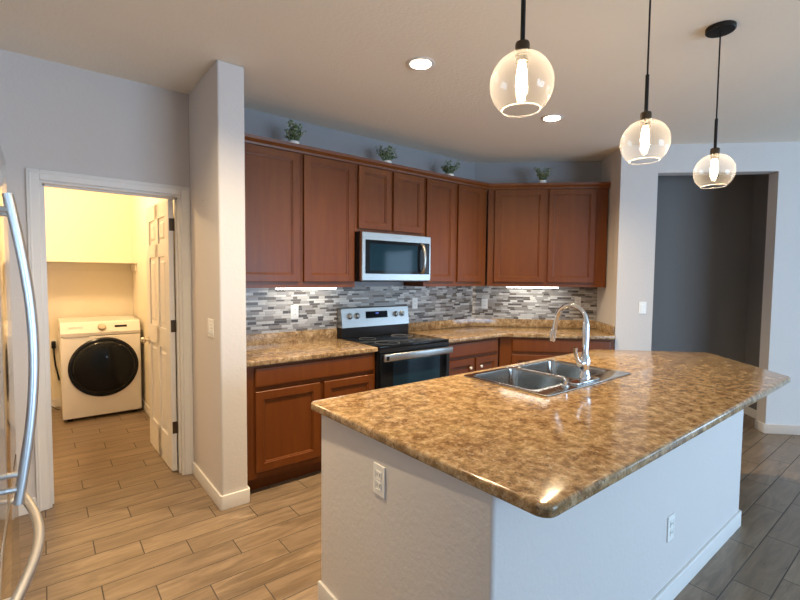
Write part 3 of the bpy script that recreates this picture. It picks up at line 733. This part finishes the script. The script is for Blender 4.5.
# ------------------------------------------------------------------ pendants
GZ, GR = 2.030, .092
def pendant(x, y, label, GZ=GZ):
    t = Thing('pendant_light', label, 'pendant lamp', FR_W, (x, y, H), 'glass globe pendants above the island')
    t.part('canopy', MB().lathe([(.066, -.0005), (.066, -.018), (.062, -.022), (.008, -.023)], (x, y, H), 36), M['blackmetal'], smooth=True)
    t.part('cord', MB().tube([(x, y, H-.022), (x, y, 2.295)], .0038, 8), M['blackmetal'], smooth=True)
    t.part('rod', MB().tube([(x, y, 2.300), (x, y, GZ+GR+.025)], .0072, 10), M['blackmetal'], smooth=True)
    sk = t.part('socket_cap', MB().lathe([(.006, GR+.030), (.019, GR+.028), (.021, GR+.022), (.021, GR-.010), (.018, GR-.012), (.018, GR-.028), (.010, GR-.029)], (x, y, GZ), 28), M['bronze'], smooth=True)
    prof = []
    for k in range(0, 27):
        a = math.radians(15+k*(128-0)/26*1.0); prof.append((GR*math.sin(a), GR*math.cos(a)))
    prof2 = [(r-.002 if r > .01 else r, z) for r, z in reversed(prof)]
    t.part('glass_globe', MB().lathe([(r, z) for r, z in prof], (x, y, GZ), 48, 'z', False, False), M['globe'], smooth=True)
    a = math.radians(143); rr_ = GR*math.sin(a); zz = GZ+GR*math.cos(a)
    t.part('globe_lip', MB().tube([(x+rr_*math.cos(2*math.pi*i/40), y+rr_*math.sin(2*math.pi*i/40), zz) for i in range(41)], .0020, 6), M['lip'], smooth=True)
    t.part('bulb', MB().lathe([(.008, .068), (.011, .055), (.015, .03), (.016, .0), (.013, -.022), (.006, -.034), (.001, -.036)], (x, y, GZ), 14), M['bulb'], smooth=True)
    return t
p1 = pendant(1.118, .838, 'pendant with clear glass globe, the nearest and largest of the three', 2.042)
pendant(1.940, .838, 'pendant with clear glass globe, hanging between the two others')
pendant(2.735, .832, 'pendant with clear glass globe, the farthest, with its black canopy in view')

# recessed ceiling lights
def can(x, y, label):
    t = Thing('recessed_light', label, 'ceiling light', FR_W, (x, y, H), 'recessed ceiling lights')
    t.part('trim_ring', MB().lathe([(.064, .0), (.086, -.001), (.086, -.004), (.080, -.007), (.062, -.005), (.055, .045), (.057, .046), (.064, .001)], (x, y, H), 40, 'z', False, False), M['trim'], smooth=True)
    t.part('lens', MB().lathe([(.054, .045), (.054, .048)], (x, y, H), 32), M['can'])
    return t
CANS_LIT = list(CANS)
c1 = can(*CANS[0], 'lit recessed ceiling light, left of the two, above the stove side of the island')
copy_tree(c1.o, (*CANS[1], H), 'lit recessed ceiling light, right of the two, nearer the angled cabinets')
copy_tree(c1.o, (*CANS[2], H), 'lit recessed ceiling light in front of the laundry door, leftmost of the row')
for i, (x, y) in enumerate(CANS_LIT):
    area('recessed_lamp', (x, y, H+.040), (x, y, 0), .096, .096, 36 if i == 2 else 46, WARM, 150, 'DISK')

# ------------------------------------------------------------------ potted plants on the cabinets
def plant(label, frame, x, y, seed, tall=1.0):
    rnd = random.Random(seed); z = 2.4155
    t = Thing('potted_plant', label, 'plant', frame, (x, y, z), 'small plants on the cabinet tops')
    t.part('pot', MB().lathe([(.030, 0), (.040, .01), (.044, .05), (.042, .088), (.038, .088), (.036, .070)], (x, y, z), 24), M['ceramic'], smooth=True)
    st = MB(); lf = MB()
    for i in range(26):
        a = rnd.uniform(0, 6.28); r = rnd.uniform(.03, .100); hh = rnd.uniform(.13, .225)*tall
        b = Vector((x+.012*math.cos(a), y+.012*math.sin(a), z+.068)); tp = Vector((x+r*math.cos(a), y+r*math.sin(a), z+hh)); md = (b+tp)/2+Vector((0, 0, .015))
        st.tube([b, md, tp], .0013, 5)
        for k in range(12):
            f_ = .25+.75*k/11; p = (b.lerp(md, f_*2) if f_ < .5 else md.lerp(tp, f_*2-1))
            d = Vector((rnd.uniform(-1, 1), rnd.uniform(-1, 1), rnd.uniform(-.2, .8))).normalized(); l_ = rnd.uniform(.018, .034)
            sd = d.cross(Vector((0, 0, 1))).normalized()*l_*.32; up_ = d.cross(sd).normalized()*.002
            q = [p, p+d*l_*.5+sd, p+d*l_, p+d*l_*.5-sd]
            v = [lf.bm.verts.new(c) for c in q]; v2 = lf.bm.verts.new(p+d*l_*.5+up_*1.5)
            for i2 in range(4): lf.bm.faces.new((v[i2], v[(i2+1) % 4], v2))
    t.part('stems', st, M['leaf']); t.part('leaves', lf, M['leaf'])
plant('small leafy plant in white pot, leftmost on the cabinet tops', FR_R, 1.545, -.235, 1)
plant('small leafy plant in white pot above the short cabinet over the microwave', FR_R, 2.445, -.235, 2)
plant('small leafy plant in white pot on the cabinet right of the microwave', FR_R, 3.235, -.235, 3)
plant('small leafy plant in white pot on top of the angled corner cabinet', FR_D, .705, -.235, 4)

# ------------------------------------------------------------------ refrigerator
GX, GY0, GY1 = -.066, .800, 1.560
t = Thing('refrigerator', 'stainless steel refrigerator with bowed handles at the left edge', 'refrigerator', FR_W, (-.45, (GY0+GY1)/2, 0))
t.part('body', MB().box(XW+.02, GX-.062, GY0+.003, GY1-.003, .03, 1.745, .004), M['greyplastic'])
ym = (GY0+GY1)/2
def fdoor(y0, y1, z0, z1, nm='door'): return t.part(nm, MB().box(GX-.060, GX, y0, y1, z0, z1, .006, 3), M['steel_door'], smooth=True)
d1 = fdoor(GY0, ym-.003, 1.000, 1.765); d2 = fdoor(ym+.003, GY1, 1.000, 1.765)
d3 = fdoor(GY0, GY1, .700, .994, 'drawer'); d4 = fdoor(GY0, GY1, .060, .694, 'drawer')
def vh(y, par):
    z0, z1 = 1.02, 1.625; pts = []
    for zz in (z0+.03, z1-.03): t.part('handle_post', MB().tube([(GX-.001, y, zz), (GX+.022, y, zz)], .006, 10), M['steel_soft'], par)
    for k in range(17):
        f_ = k/16; pts.append((GX+.018+.031*math.sin(math.pi*f_), y, z0+(z1-z0)*f_))
    t.part('handle', MB().tube(pts, .0085, 12), M['steel_soft'], par, smooth=True)
vh(ym-.040, d1); vh(ym+.045, d2)
def hh_(z, par):
    pts = []
    for yy in (ym-.21, ym+.225): t.part('handle_post', MB().tube([(GX-.001, yy, z), (GX+.022, yy, z)], .006, 10), M['steel_soft'], par)
    for k in range(17):
        f_ = k/16; pts.append((GX+.014+.033*math.sin(math.pi*f_), ym-.235+.485*f_, z))
    t.part('handle', MB().tube(pts, .0095, 12), M['steel_soft'], par, smooth=True)
hh_(.925, d3); hh_(.62, d4)
